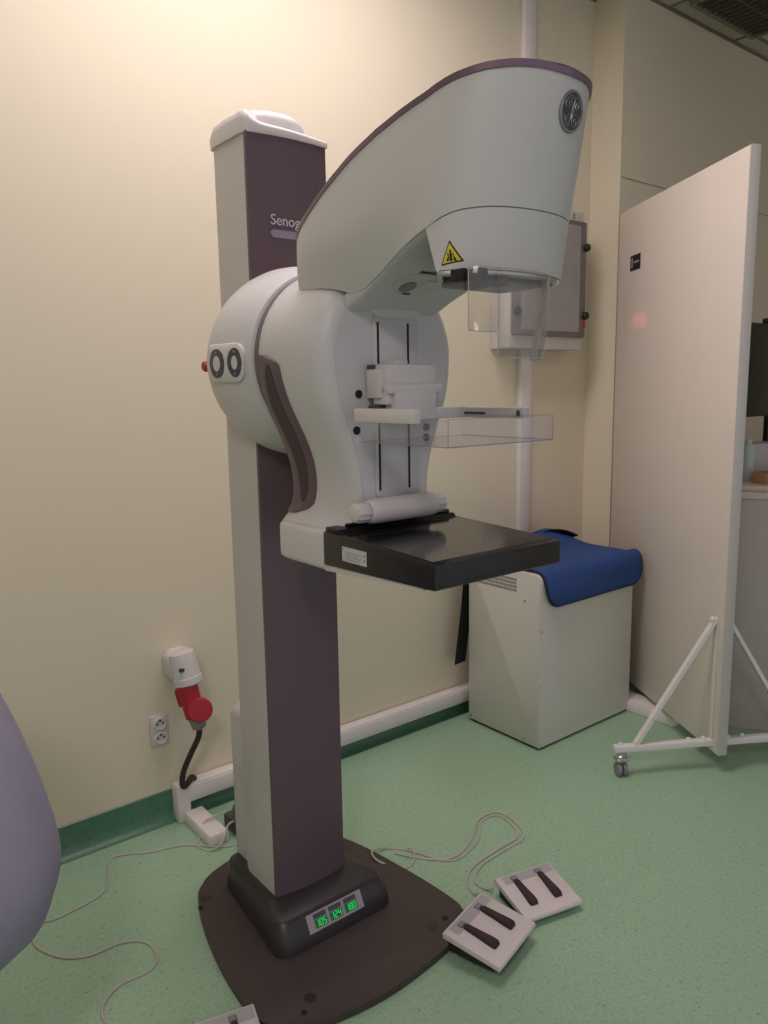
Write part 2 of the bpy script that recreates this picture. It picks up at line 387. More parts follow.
# --- plum grab handle following the left and right flanks
for sgn in (-1, 1):
    rows = []; N = 30
    for i in range(N+1):
        z = 1.528-(1.528-1.186)*i/N; t = i/N
        e = min(1, math.sqrt(max(0, 1-(max(0, .07-t)/.07)**2)), math.sqrt(max(0, 1-(max(0, t-.93)/.07)**2)))
        yf = 1.485-(.086+.018*math.sin(PI*t))*max(.45, e)
        ring = []
        for k in range(7):
            y = 1.487-(1.487-yf)*k/6; R = bodyR(min(1.486, y)); ring.append((CX+sgn*(R*hwf(z)+.007-(.004 if k in (0, 6) else 0)), y, z))
        for k in range(6, -1, -1):
            y = 1.487-(1.487-yf)*k/6; ring.append((CX+sgn*(bodyR(min(1.486, y))*hwf(z)-.006), y, z))
        rows.append(ring)
    hd = obj('grab_handle', loft(rows), 'purple', U, angle=50)
    rows = []
    for i in range(25):
        z = 1.508-(1.508-1.21)*i/24; t = i/24; w = math.sin(PI*min(1, max(0, t)))**.35 if 0 < t < 1 else .15
        yc = 1.430-.006*math.sin(PI*t); ring = []
        for y in (yc+.024*w, yc-.022*w):
            ring.append((CX+sgn*(bodyR(y)*hwf(z)+.0078), y, z))
        for y in (yc-.022*w, yc+.024*w): ring.append((CX+sgn*(bodyR(y)*hwf(z)+.004), y, z))
        rows.append(ring)
    obj('grip_inset', loft(rows), 'purpledark', hd)
# --- control pad with two round rings and the red stop button on the left flank of the rear shell
def shellR(Y):
    P = [(.201,1.504),(.210,1.53),(.218,1.56),(.2225,1.59),(.224,1.62),(.2215,1.65),(.215,1.68),(.204,1.71),(.189,1.74)]
    for (fa, a), (fb, b) in zip(P, P[1:]):
        if a <= Y <= b: t = (Y-a)/(b-a); return fa+(fb-fa)*t
    return .224
def flank(Y, z, lift):
    r = shellR(Y)+lift; dz = z-ZC; return (CX-math.sqrt(max(1e-6, r*r-dz*dz)), Y, z)
def flankpatch(pts, l0, l1, center):
    rings = []
    for s, l in ((1, l0), (1, l1-.0015), (.94, l1)):
        rings.append([flank(center[0]+(y-center[0])*s, center[1]+(z-center[1])*s, l) for y, z in pts])
    # inner fan rings so the cap follows the curve
    for s in (.6, .25): rings.append([flank(center[0]+(y-center[0])*s, center[1]+(z-center[1])*s, l1) for y, z in pts])
    return loft(rings, c0=False)
PC = (1.590, 1.516)
pad = obj('control_pad', flankpatch(rrect(1.517, 1.668, PC[1]-.043, PC[1]+.043, .030), -.003, .009, PC), 'white', U, angle=50)
def ringpatch(cy, cz, ro_y, ro_z, ri, lift):
    A = circ(cy, cz, ro_y, 28, ro_z); B = circ(cy, cz, ri*ro_y, 28, ri*ro_z)
    return loft([[flank(y, z, lift-.001) for y, z in A], [flank(y, z, lift+.0008) for y, z in A], [flank(y, z, lift+.0008) for y, z in B], [flank(y, z, lift-.001) for y, z in B]], c0=False, c1=False)
obj('button_ring', ringpatch(1.607, PC[1], .033, .032, .55, .009), 'dgrey', pad)
obj('button_ring', ringpatch(1.541, PC[1], .021, .032, .48, .009), 'dgrey', pad)
for cy in (1.607, 1.541):
    for dz in (-.024, .024): obj('button_mark', flankpatch(circ(cy, PC[1]+dz, .003, 10), .009, .0105, (cy, PC[1]+dz)), 'mgrey', pad)
sb = flank(1.700, 1.513, -.004)
obj('stop_button', lathe([(.008, 0), (.008, -.004), (.0125, -.005), (.0125, -.012), (.010, -.016), (0, -.017)], 'X', (sb[0], sb[1], sb[2]), 24), 'red', U)
# --- tube arm: upper shell, collimator housing, trim
def zlo(Y):
    T = [(1.42,1.658),(1.30,1.654),(1.24,1.638),(1.215,1.636),(1.160,1.655),(1.11,1.673),(1.04,1.697),(.99,1.713),(.94,1.726),(.90,1.734),(.85,1.738),(.80,1.739)]
    for (a, fa), (b, fb) in zip(T, T[1:]):
        if b <= Y <= a: t = (a-Y)/(a-b); return fa+(fb-fa)*t
    return T[-1][1] if Y < 1 else T[0][1]
def ztop(Y):
    T = [(1.42,1.750),(1.37,1.784),(1.28,1.830),(1.18,1.870),(1.10,1.893),(1.04,1.907),(.98,1.921),(.93,1.932),(.88,1.939),(.84,1.941),(.80,1.940)]
    for (a, fa), (b, fb) in zip(T, T[1:]):
        if b <= Y <= a: t = (a-Y)/(a-b); return fa+(fb-fa)*t
    return T[-1][1] if Y < 1 else T[0][1]
def lean(Y): return .25*max(0, (.98-Y)/.164)
ST = [(1.41,.120),(1.405,.135),(1.39,.146),(1.36,.153),(1.32,.156),(1.28,.158),(1.24,.160),(1.20,.161),(1.18,.161),(1.16,.162),(1.13,.162),(1.10,.162),(1.07,.161),(1.04,.160),(1.01,.157),(.98,.1525)]
for k in range(1, 15):
    t = PI/2*k/14.0; ST.append((.98-.164*math.sin(t), max(.004, .1525*math.cos(t)**.9)))
def yz(Y, z): return Y+lean(Y)*(1.96-z)
def lowhw(Y, w):
    T = [(1.42,.140),(1.30,.138),(1.25,.122),(1.20,.122),(1.14,.130),(1.08,.143),(1.02,.153),(.98,.1525)]
    if Y <= .98: return w
    for (a, fa), (b, fb) in zip(T, T[1:]):
        if b <= Y <= a: t = (a-Y)/(a-b); return min(w, fa+(fb-fa)*t)
    return w
def armsection(Y, w, za, zb):
    wl = lowhw(Y, w); o = []; N = 12
    def W(z):
        t = min(1, (z-za)/.11); return wl+(w-wl)*math.sin(t*PI/2)+.003*min(1, w/.12)*math.sin(PI*(z-za)/(zb-za))
    for k in range(N+1):
        z = za+(zb-za)*k/N; o.append((CX-W(z), yz(Y, z), z))
    for k in range(1, 8):
        t = k/8; o.append((CX-w+2*w*t, yz(Y, zb), zb+.003*math.sin(PI*t)))
    for k in range(N, -1, -1):
        z = za+(zb-za)*k/N; o.append((CX+W(z), yz(Y, z), z))
    for k in range(1, 6): o.append((CX+wl-2*wl*k/6, yz(Y, za), za))
    return o
def section(Y, w, za, zb, grow=0.0, crown=.0, nside=7, bulge=.0):
    """closed ring: left side up, over the crown, right side down, flat underside"""
    ws = w+grow; o = []
    for k in range(nside+1):
        t = k/nside; z = za+(zb-za)*t; o.append((CX-ws-bulge*math.sin(PI*t), yz(Y, z)-(grow if w < .15 else 0), z))
    for k in range(1, 8):
        t = k/8; z = zb+crown*math.sin(PI*t); o.append((CX-ws+2*ws*t, yz(Y, zb)-(grow if w < .15 else 0), z))
    for k in range(nside, -1, -1):
        t = k/nside; z = za+(zb-za)*t; o.append((CX+ws+bulge*math.sin(PI*t), yz(Y, z)-(grow if w < .15 else 0), z))
    for k in range(1, 6):
        t = k/6; o.append((CX+ws-2*ws*t, yz(Y, za)-(grow if w < .15 else 0), za))
    return o
arm = obj('tube_arm', loft([armsection(Y, w, zlo(Y), ztop(Y)-.009) for Y, w in ST]), 'shell', U, angle=40)
obj('arm_top_trim', loft([section(Y, w, ztop(Y)-.0100, ztop(Y), .0022, .009*min(1, w/.1), nside=3) for Y, w in ST]), 'purpletrim', U, angle=40)
HB = 1.643
HS = [(Y, w) for Y, w in ST if Y < .945]
def hrear():
    r = section(.98, .151, HB, zlo(.98)-.0022, 0, 0)
    return [(x, .964+(.990-.964)*(z-HB)/(zlo(.98)-HB), z) for x, y, z in r]
housing = obj('collimator_housing', loft([hrear()]+[section(Y, w-.0008 if w > .01 else w, HB, zlo(Y)-.0022, 0, 0) for Y, w in HS]), 'shell', U, angle=40)
obj('housing_seam', loft([section(Y+.0018, max(.003, w-.0016), zlo(Y)-.006, zlo(Y)+.004, 0, 0, nside=1) for Y, w in HS]), 'mgrey', U)
# underside of the arm between gantry and housing
us = []
for Y, w, z0 in ((1.263,.121,1.606),(1.24,.121,1.615),(1.21,.121,1.628),(1.16,.126,1.648),(1.11,.136,1.667),(1.06,.146,1.685),(1.02,.150,1.698),(.985,.148,1.708)):
    zt = z0+.03
    us.append([(CX-w, Y, zt), (CX-w+.001, Y, z0+.010), (CX-w+.005, Y, z0+.003), (CX-w+.015, Y, z0), (CX+w-.015, Y, z0), (CX+w-.005, Y, z0+.003), (CX+w-.001, Y, z0+.010), (CX+w, Y, zt)])
und = obj('arm_underside', loft(us), 'bodyf', U, angle=50)
def slp(x, y, l): return (x, y-l*.37, 1.6275+(1.21-y)*.392-l*.93)
def slab(pts, l0, l1): return loft([[slp(x, y, l0) for x, y in pts], [slp(x, y, l1) for x, y in pts]])
SP = lambda P, n=4: [(p.x, p.y) for p in smooth_path([(a, b, 0) for a, b in P+[P[0]]], n)][:-1]
obj('grip_recess', slab(SP([(.943,1.150),(.965,1.178),(1.00,1.190),(1.05,1.180),(1.07,1.155),(1.055,1.128),(1.01,1.115),(.965,1.120)]), -.002, .0012), 'paneledge', und)
obj('grip_button', slab(circ(.985, 1.160, .017, 20), .0, .0035), 'mgrey', und)
obj('grip_button', slab(rrect(1.010, 1.055, 1.133, 1.150, .006), .0, .0035), 'paneledge', und)
for b_ in ((.992, 1.010, 1.181, 1.187), (.975, 1.045, 1.108, 1.112)): obj('grip_mark', slab([(b_[0], b_[2]), (b_[1], b_[2]), (b_[1], b_[3]), (b_[0], b_[3])], .0, .002), 'ink', und)
# chrome rim and exit window under the housing
def und_ring(off, z):
    o = []
    half = [(.1505, .966)]+[(w, yz(Y, HB)) for Y, w in HS]
    L = [(CX-w, y) for w, y in half]; R2 = [(CX+w, y) for w, y in half[::-1][1:]]
    pts = L+R2; cx_, cy_ = CX, .960
    for x, y in pts:
        d = Vector((x-cx_, y-cy_)); l = d.length; d *= max(0, l-off)/l
        o.append((cx_+d.x, cy_+d.y-.0, z))
    o += [(CX+.10-off, 1.03-off, z), (CX+.05, 1.06-off, z), (CX-.05, 1.06-off, z), (CX-.10+off, 1.03-off, z)]
    return o
obj('chrome_rim', loft([und_ring(.006, HB+.001), und_ring(.004, HB-.001), und_ring(.004, HB-.006), und_ring(.007, HB-.0085), und_ring(.014, HB-.0085), und_ring(.017, HB+.0)], c0=False, c1=False), 'chrome', U)
obj('exit_window', loft([und_ring(.0155, HB-.003), und_ring(.0155, HB-.0015)]), mat('dark_exit_glass', (40, 38, 50), .15), U)
obj('exit_frame', [prism(rrect(CX-.075, CX+.085, .925, 1.04, .012), 'Z', HB-.014, HB-.0025, .002)], 'mgrey', U)
obj('shield_clip', [gbox(.893, .907, .915, .945, HB-.020, HB-.0005, .003)], 'rubber', U)
obj('shield_clip', [gbox(.903, .921, .885, .925, HB-.034, HB-.0025, .003)], 'dgrey', U)
obj('filter_lever', prism([(.955,.925),(.985,.925),(.985,.90)], 'Z', HB-.024, HB-.012), 'dgrey', U)
# warning triangle on the left of the housing
def wtri(s, x):
    cy, cz = .940, 1.664
    return [(cy-.0135*s, cz-.0085*s), (cy+.0150*s, cz-.0145*s), (cy+.002*s, cz+.0235*s)]
def houseX(Y, z):
    """left flank of the housing at Y,z"""
    best = ST[0]
    for (a, wa), (b, wb) in zip(ST, ST[1:]):
        if yz(b, z) <= Y <= yz(a, z):
            t = (yz(a, z)-Y)/(yz(a, z)-yz(b, z)); return CX-(wa+(wb-wa)*t)
    return CX-.16
def hpatch(pts, l):
    return loft([[(houseX(y, z)+.001, y, z) for y, z in pts], [(houseX(y, z)-l, y, z) for y, z in pts]])
def subdiv(pts, n=5):
    o = []
    for i in range(len(pts)):
        a = pts[i]; b = pts[(i+1) % len(pts)]
        for k in range(n): o.append((a[0]+(b[0]-a[0])*k/n, a[1]+(b[1]-a[1])*k/n))
    return o
wl = obj('warning_label', hpatch(subdiv(wtri(1, 0)), .0010), 'slot', U)
obj('warning_face', hpatch(subdiv(wtri(.84, 0)), .0016), 'yellow', wl)
wm = [hpatch(subdiv([(.940-.0016, 1.656), (.940+.0016, 1.6555), (.941+.001, 1.673), (.941-.001, 1.673)], 3), .0021)]
for s in (-1, 1):
    wm.append(hpatch(subdiv([(.940+s*.0032, 1.6560), (.940+s*.0068, 1.6555), (.940+s*.0050, 1.661), (.940+s*.0025, 1.665)], 3), .0021))
    wm.append(hpatch(subdiv([(.941+s*.0014, 1.665), (.941+s*.0036, 1.664), (.941+s*.0042, 1.669)], 3), .0021))
obj('warning_symbol', wm, 'slot', wl)
# round emblem on the nose
EC = Vector((1.057, .8365, 1.886)); ER = .0315
tilt = Matrix.Translation(EC) @ Matrix.Rotation(math.radians(6), 4, 'Z') @ Matrix.Rotation(PI/2+math.radians(11), 4, 'X')
em = obj('round_emblem', lathe([(ER, -.012), (ER, .0015), (ER-.0015, .0030), (ER-.004, .0030), (ER-.005, .0018), (0, .0018)], 'Z', (0, 0, 0), 48, mtx=tilt), 'pewter', U)
obj('emblem_field', lathe([(ER-.0044, .001), (ER-.0044, .0027), (0, .0028)], 'Z', (0, 0, 0), 40, mtx=tilt), 'ink', em)
def curl(pts, r=.0008): return tube(smooth_path([(x*ER, y*ER, .0031) for x, y in pts], 5), r, 6, mtx=tilt)
eg = [curl([(-.05,-.05),(-.28,-.18),(-.48,-.38),(-.42,-.58),(-.22,-.55),(-.10,-.35),(-.05,-.05),(-.10,.25),(-.25,.42),(-.38,.32),(-.30,.15)]),
      curl([(-.30,.40),(-.15,.62),(.05,.60),(.05,.35),(-.02,.10),(.05,-.10),(.02,-.40),(.12,-.62),(.32,-.66),(.46,-.48),(.36,-.28),(.20,-.36),(.24,-.50)]),
      curl([(.05,.05),(.25,.10),(.42,.28),(.36,.48),(.22,.40),(.16,.18),(.08,.0),(.22,-.10),(.40,-.12)])]
for q in range(4):
    a0 = math.radians(20+90*q)
    eg.append(curl([(.74*math.cos(a0+d), .74*math.sin(a0+d)) for d in (0, .3, .6, .9)]+[(.60*math.cos(a0+1.02), .60*math.sin(a0+1.02))], .0010))
obj('emblem_monogram', eg, 'pewter', em)
# --- clear face shield
fs = []
def shieldcurve(z): return [(.886, .895), (.888, .880), (.900, .870), (.96, .866), (1.02, .868), (1.06, .878), (1.084, .895), (1.094, .915), (1.100, .935)]
top, bot = HB-.003, 1.500
pl = [(p.x, p.y) for p in smooth_path([(x, y, 0) for x, y in shieldcurve(0)], 4)]
V = []; F = []
for sel, zs in (([p for p in pl if p[0] < .927], (top, 1.60, 1.541)), ([p for p in pl if p[0] > .9235], (top, 1.60, 1.55, bot))):
    k0 = len(V); n = len(sel)
    for z in zs: V += [Vector((x-.16*max(0, (top-z)-.02)*max(0, (x-1.03)/.07), y, z)) for x, y in sel]
    F += [[k0+i*n+j, k0+i*n+j+1, k0+(i+1)*n+j+1, k0+(i+1)*n+j] for i in range(len(zs)-1) for j in range(n-1)]
sh = obj('face_shield', (V, F), 'shield', U)
sol = sh.modifiers.new('thickness', 'SOLIDIFY'); sol.thickness = .002
obj('shield_edge', [ribbon([(1.096, .915, top), (1.092, .916, 1.60), (1.084, .918, 1.55), (1.072, .920, bot)], .014, .003, (.3, 1, 0)),
    tube([(.886, .895, top), (.886, .895, 1.545), (.892, .884, 1.541), (.922, .869, 1.540), (.926, .868, 1.530), (.926, .868, bot+.006), (.932, .868, bot)], .0009, 6),
    tube([(x-.16*max(0, (top-bot)-.02)*max(0, (x-1.03)/.07), y, bot) for x, y in pl if x > .93], .001, 6)], 'milky', U)
# --- image receptor: support block and black detector
XL, XR = .865, 1.201
blk = obj('receptor_support', [loft([[(x, y, z) for x, z in rrect(XL-i, XR+i, 1.083-i*.5, 1.168+i*.3, .012, 4)] for y, i in ((1.2955,0),(1.31,0),(1.45,0),(1.472,-.003),(1.478,-.012))]),
      prism([(1.297,1.083),(1.297,1.0965),(.99,1.106),(.985,1.101)], 'X', XL+.004, XR-.004, .001)], 'white', U, angle=40)
det = obj('detector', prism([(1.295,1.0965),(1.295,1.165),(1.288,1.1682),(.964,1.1545),(.956,1.151),(.954,1.145),(.954,1.109),(.958,1.1055)], 'X', XL, XR, .003), 'blackside', U)
obj('detector_top', prism([(1.232,1.1658),(1.232,1.1664),(.968,1.1554),(.968,1.1546)], 'X', XL+.008, XR-.008), 'black', det)
obj('detector_rear_step', prism([(1.294,1.1678),(1.294,1.175),(1.252,1.1742),(1.246,1.1665)], 'X', XL+.006, XR-.006, .001), 'blackside', det)
obj('detector_bar', tube([(.90, 1.262, 1.1785), (1.04, 1.262, 1.1785), (1.185, 1.262, 1.1785)], .0045, 10), 'black', det)
lb = obj('rating_label', gbox(XL-.0006, XL+.0005, 1.148, 1.228, 1.1165, 1.1455), 'paper', det)
obj('label_print', [gbox(XL-.0009, XL-.0005, 1.222-.0, 1.225, 1.139, 1.142)]+[gbox(XL-.0009, XL-.0005, 1.165+random.uniform(0, .02), 1.218, 1.121+.0048*k, 1.1222+.0048*k) for k in range(4)]+[gbox(XL-.0009, XL-.0005, 1.152, 1.156, 1.125+.009*k, 1.129+.009*k) for k in range(2)], 'mgrey', det)
# knob drum across the foot of the gantry
kz, ky = 1.2085, 1.222
drum = obj('knob_drum', [lathe([(0, .925), (.021, .925), (.0245, .930), (.0255, .95), (.0255, 1.09), (.0245, 1.10), (.0, 1.10)], 'X', (0, ky, kz), 32), gbox(.95, 1.09, 1.222, 1.266, 1.19, 1.228, .006)], 'white', U)
def knob(x0, x1):
    rings = []; s = 1 if x1 > x0 else -1
    for t, r in ((0, .018), (.15, .0205), (.8, .0195), (.95, .017), (1, .012)):
        rings.append([(x0+(x1-x0)*t, ky+(r*(1+.045*math.cos(10*a)))*math.cos(a), kz+(r*(1+.045*math.cos(10*a)))*math.sin(a)) for a in [2*PI*k/60 for k in range(60)]])
    return loft(rings)
obj('knob', knob(.924, .889), 'white', U); obj('knob', knob(1.101, 1.131), 'white', U)
# compression carriage and paddle
car = obj('compression_carriage', [gbox(.962, 1.092, 1.198, 1.257, 1.450, 1.503, .007), gbox(.960, 1.103, 1.190, 1.21, 1.443, 1.463, .005), gbox(.978, 1.085, 1.188, 1.250, 1.390, 1.450, .004), gbox(1.005, 1.04, 1.225, 1.257, 1.500, 1.511, .003)], 'white', U)
obj('carriage_latch', [gbox(.954, .966, 1.212, 1.257, 1.435, 1.493, .004), gbox(.962, .980, 1.20, 1.245, 1.422, 1.448, .004)], 'white', car)
for b_ in ((.956, .964, 1.235, 1.257, 1.494, 1.502), (.958, .985, 1.225, 1.256, 1.409, 1.421)): obj('carriage_gasket', gbox(*b_, .002), 'dgrey', car)
pf = obj('paddle_frame', [gbox(.877, .897, 1.022, 1.196, 1.391, 1.417, .003), gbox(1.168, 1.186, 1.025, 1.215, 1.391, 1.413, .003), gbox(.890, 1.186, 1.190, 1.212, 1.391, 1.414, .003)], 'white', U)
for b_ in ((1.1660, 1.1685, 1.035, 1.043, 1.394, 1.407), (1.1660, 1.1685, 1.13, 1.19, 1.398, 1.403)): obj('frame_catch', gbox(*b_), 'dgrey', pf)
tr = []
tx0, tx1, ty0, ty1, tz0, tz1, th = .893, 1.166, .950, 1.196, 1.353, 1.400, .0022
tr += [gbox(tx0, tx1, ty0, ty1, tz0, tz0+th), gbox(tx0, tx0+th, ty0, ty1, tz0+th, tz1), gbox(tx1-th, tx1, ty0, ty1, tz0+th, tz1), gbox(tx0+th, tx1-th, ty0, ty0+th, tz0+th, tz1), gbox(tx0+th, tx1-th, ty1-th, ty1, tz0+th, tz1)]
obj('compression_paddle', tr, 'clear', U)
e = .0011
obj('paddle_edge', [tube([(tx0, ty0, tz0), (tx1, ty0, tz0)], e*1.2, 6), tube([(tx0, ty1, tz0), (tx0, ty0, tz0)], e*1.2, 6), tube([(tx1, ty1, tz0), (tx1, ty0, tz0)], e, 6), tube([(tx0, ty0, tz0), (tx0, ty0, tz1)], e*.7, 6), tube([(tx1, ty0, tz0), (tx1, ty0, tz1)], e*.8, 6), tube([(tx0, ty0, tz1), (tx1, ty0, tz1)], e*.5, 6), tube([(tx0, ty1, tz0), (tx1, ty1, tz0)], e*.6, 6)], 'clearedge', U)

# ------------------------------------------------------------------ generator cabinet and apron
G = thing('generator_cabinet', 'cream sheet metal cabinet standing against the wall under the blue apron', 'cabinet', (2.595, 2.10, 0))
cx0, cx1, cy0, cy1, cz = 2.283, 2.905, 1.905, 2.302, .728
prof = [(cy1, .012), (cy1, cz-.01), (cy1-.01, cz)]+[(cy0+.035-.035*math.sin(a), cz-.035+.035*math.cos(a)) for a in [PI/2*k/6 for k in range(7)]]+[(cy0, .012)]
cb = obj('body', prism(prof, 'X', cx0+.002, cx1-.002, .001), 'cabinet', G)
sp = [(cy1-.004, .018), (cy1-.004, cz-.008), (cy1-.012, cz-.003)]+[(cy0+.035-.032*math.sin(a), cz-.035+.032*math.cos(a)) for a in [PI/2*k/6 for k in range(7)]]+[(cy0+.004, .018)]
obj('side_panel', prism(sp, 'X', cx0, cx0+.004, .001), 'cabinet', G)
obj('plinth', gbox(cx0+.012, cx1-.012, cy0+.012, cy1-.012, .0, .013), 'rubber', G)
obj('vent_grille', [gbox(cx0-.0008, cx0+.001, 2.030+.0105*i, 2.0375+.0105*i, .640+.0150*j, .6500+.0150*j) for i in range(24) for j in range(4)], 'mgrey', G)
for y, z in ((1.985, .612), (2.285, .03), (1.985, .03)):
    obj('screw', lathe([(.006, -.0008), (.006, -.002), (0, -.0026)], 'X', (cx0+.0005, y, z), 14), 'chrome', G)
for x, z in ((2.292, .50), (2.292, .27), (2.292, .03)):
    obj('screw', lathe([(.004, -.0008), (.004, -.002), (0, -.0026)], 'Y', (x, cy0+.0005, z), 14), 'chrome', G)

def apron_pt(u, v):
    """u: metres along x from the left edge, v: metres from the back edge toward the front and down"""
    x = 2.300+u; base = cz+.004; back = 2.30
    flat = back-(cy0+.035); arc = .040*PI/2
    if v < flat: y = back-v; z = base
    elif v < flat+arc:
        a = (v-flat)/.040; y = cy0+.035-.040*math.sin(a); z = base-.040+.040*math.cos(a)
    else: y = cy0-.005; z = base-.040-(v-flat-arc)
    # back edge curls up, more toward the middle
    k = max(0, 1-v/.17); z += .065*k**1.5*math.exp(-((u-.47)/.17)**2)
    z += .004*math.sin(9*u+3*v)*min(1, max(0, .9-v*2.2))+.002
    if v > flat+arc: y -= .012*math.sin(PI*min(1, (v-flat-arc)/.12))*(.5+.5*math.sin(7*u+1))+.002
    over = x-cx1
    if over > -.02:
        t = over+.02; z -= 1.1*t*t*(6 if v < flat else 0)
        if v > flat: y += 0
    return Vector((x, y, z))
AL, AV = .652, .522
out = rrect(0, AL, 0, AV, .055, 8)
bm = bmesh.new(); NU, NV = 44, 40; grid = {}
def squircle(i, j):
    # map a square grid into the rounded rectangle
    u = AL*i/NU; v = AV*j/NV; r = .07
    du = max(0, r-min(u, AL-u))/r; dv = max(0, r-min(v, AV-v))/r
    if du > 0 and dv > 0:
        m = max(du, dv); l = math.hypot(du, dv); s = m/l; du2, dv2 = du*s, dv*s
        u = (r-r*du2) if u < AL/2 else AL-(r-r*du2); v = (r-r*dv2) if v < AV/2 else AV-(r-r*dv2)
    if v > AV*.5: u += .012*(1-u/AL)*((v/AV-.5)*2)**2
    return u, v
for i in range(NU+1):
    for j in range(NV+1): grid[i, j] = bm.verts.new(apron_pt(*squircle(i, j)))
for i in range(NU):
    for j in range(NV): bm.faces.new([grid[i, j], grid[i+1, j], grid[i+1, j+1], grid[i, j+1]])
edge = [grid[i, 0].co.copy() for i in range(NU)]+[grid[NU, j].co.copy() for j in range(NV)]+[grid[i, NV].co.copy() for i in range(NU, 0, -1)]+[grid[0, j].co.copy() for j in range(NV, -1, -1)]
A = thing('lead_apron', 'blue padded lead apron with dark binding draped over the cream cabinet', 'apron', (2.62, 2.08, cz+.002))
ap = obj('apron_sheet', ext(bm), 'blue', A, angle=60)
s = ap.modifiers.new('thickness', 'SOLIDIFY'); s.thickness = .006; s.offset = 1
obj('binding', tube(edge, .0066, 8), 'piping', A)
obj('strap', [ribbon(smooth_path([(2.35, 2.27, .738), (2.34, 2.295, .740), (2.325, 2.318, .735), (2.315, 2.326, .70), (2.305, 2.328, .60), (2.292, 2.330, .48), (2.275, 2.332, .36), (2.262, 2.334, .262)], 4), .072, .004, (1, .12, 0))], 'strap', A)
obj('strap', [ribbon(smooth_path([(2.70, 2.30, .768), (2.78, 2.290, .792), (2.86, 2.262, .784), (2.92, 2.235, .756)], 4), .04, .004, (0, -1, .4))], 'strap', A)

# ------------------------------------------------------------------ wall mounted distribution box
W = thing('distribution_box', 'white wall mounted electrical box with a grey smoked door', 'electrical box', (2.755, 2.34, 1.62))
obj('box_body', gbox(2.508, 3.0, 2.285, 2.3995, 1.622, 2.232, .004), 'white', W)
dr = obj('door', [gbox(2.516, 2.992, 2.262, 2.2845, 1.677, 2.186, .004)], 'doorframe', W)
obj('door_window', gbox(2.55, 2.945, 2.2600, 2.2625, 1.700, 2.165), 'smoke', dr)
for x, z in ((2.984, 2.075), (2.984, 1.775), (2.525, 1.775)):
    obj('latch', lathe([(.018, 0), (.018, -.012), (.014, -.018), (0, -.018)], 'Y', (x, 2.2619, z), 20), 'rubber', dr)
obj('seal_tag', gbox(2.976, 2.992, 2.2600, 2.2619, 1.722, 1.752), 'red', dr)
obj('type_mark', loft([[(2.925+r*.55*math.cos(a), y, 2.209+r*math.sin(a)) for a in [2*PI*k/20 for k in range(20)]] for y, r in ((2.2850,.013),(2.2842,.013),(2.2842,.007),(2.2850,.007))], c0=False, c1=False), 'ink', W); obj('type_dot', gbox(2.962, 2.968, 2.2843, 2.2852, 2.205, 2.209), 'ink', W)

# ------------------------------------------------------------------ sockets on the long wall
S = thing('wall_socket', 'white double wall socket low on the wall beside the red plug', 'socket', (.913, 2.39, .33))
pl_ = obj('socket_plate', gbox(.884, .944, 2.388, 2.3995, .280, .386, .003), 'white', S)
for z in (.358, .308):
    f = obj('socket_face', lathe([(.0235, 0), (.0235, -.007), (.021, -.010), (.018, -.010), (.017, -.005), (0, -.005)], 'Y', (.915, 2.3885, z), 28), 'white', S)
    obj('socket_hole', [lathe([(.0035, -.0052), (.0035, -.0056), (0, -.0056)], 'Y', (.915+dx, 2.3885, z+dz), 10) for dx, dz in ((-.010, 0), (.010, 0), (0, .010))], 'slot', f)

K = thing('industrial_socket', 'grey cylindrical industrial wall socket above the red plug', 'socket', (.99, 2.36, .48))
ib = obj('socket_housing', [prism(rrect(.940, 1.040, .505, .605, .030), 'Y', 2.33, 2.3995, .008),
      lathe([(0, .052), (.034, .051), (.041, .046), (.044, .030), (.045, -.035), (.047, -.037), (.047, -.058), (.043, -.062), (0, -.062)], 'Z', (0, 0, 0), 40, mtx=Matrix.Translation((.985, 2.318, .562)) @ Matrix.Rotation(math.radians(-12), 4, 'X') @ Matrix.Rotation(math.radians(-6), 4, 'Y'))], 'white', K)
obj('housing_mark', gbox(.950, .966, 2.2755, 2.285, .560, .570), 'ink', K)
def axis_m(p, d):
    z = Vector(d).normalized(); return Matrix.Translation(p) @ z.to_track_quat('Z', 'Y').to_matrix().to_4x4()
P = thing('industrial_plug', 'red round industrial plug with a black cable hanging from the grey wall socket', 'plug', (1.02, 2.29, .13))
pm = axis_m((.980, 2.298, .498), (.20, -.12, -1))
obj('plug_sleeve', [lathe([(.034, -.010), (.035, .015), (.032, .06), (.034, .065), (.034, .105), (.024, .112), (0, .112)], 'Z', (0, 0, 0), 28, mtx=pm), gbox(-.013, .013, -.042, -.02, .0, .060, .004, mtx=pm)], 'red', P)
obj('hinged_cap', lathe([(.0, -.006), (.036, -.006), (.040, -.003), (.040, .005), (.036, .010), (0, .011)], 'Z', (0, 0, 0), 32, mtx=axis_m((1.002, 2.252, .426), (-.45, -1, .25))), 'red', P)
obj('cable_gland', lathe([(.024, .100), (.027, .118), (.024, .145), (.016, .152), (0, .152)], 'Z', (0, 0, 0), 24, mtx=pm), 'mgrey', P)
obj('power_cord', tube(smooth_path([pm @ Vector((0, 0, .145)), (1.008, 2.292, .315), (.985, 2.31, .255), (.963, 2.325, .195), (.958, 2.332, .150), (.968, 2.338, .132), (.985, 2.345, .140), (1.003, 2.358, .146), (1.018, 2.368, .132)], 6), .0098, 12), 'cableblack', P)

# ------------------------------------------------------------------ mobile privacy screen
un = Vector((.520, .854)); ang = math.atan2(un.y, un.x)
N0 = Vector((2.650, 1.352))
Q = thing('mobile_screen', 'tall white mobile protective screen panel on a small wheeled stand', 'screen', (N0.x, N0.y, 0), ang)
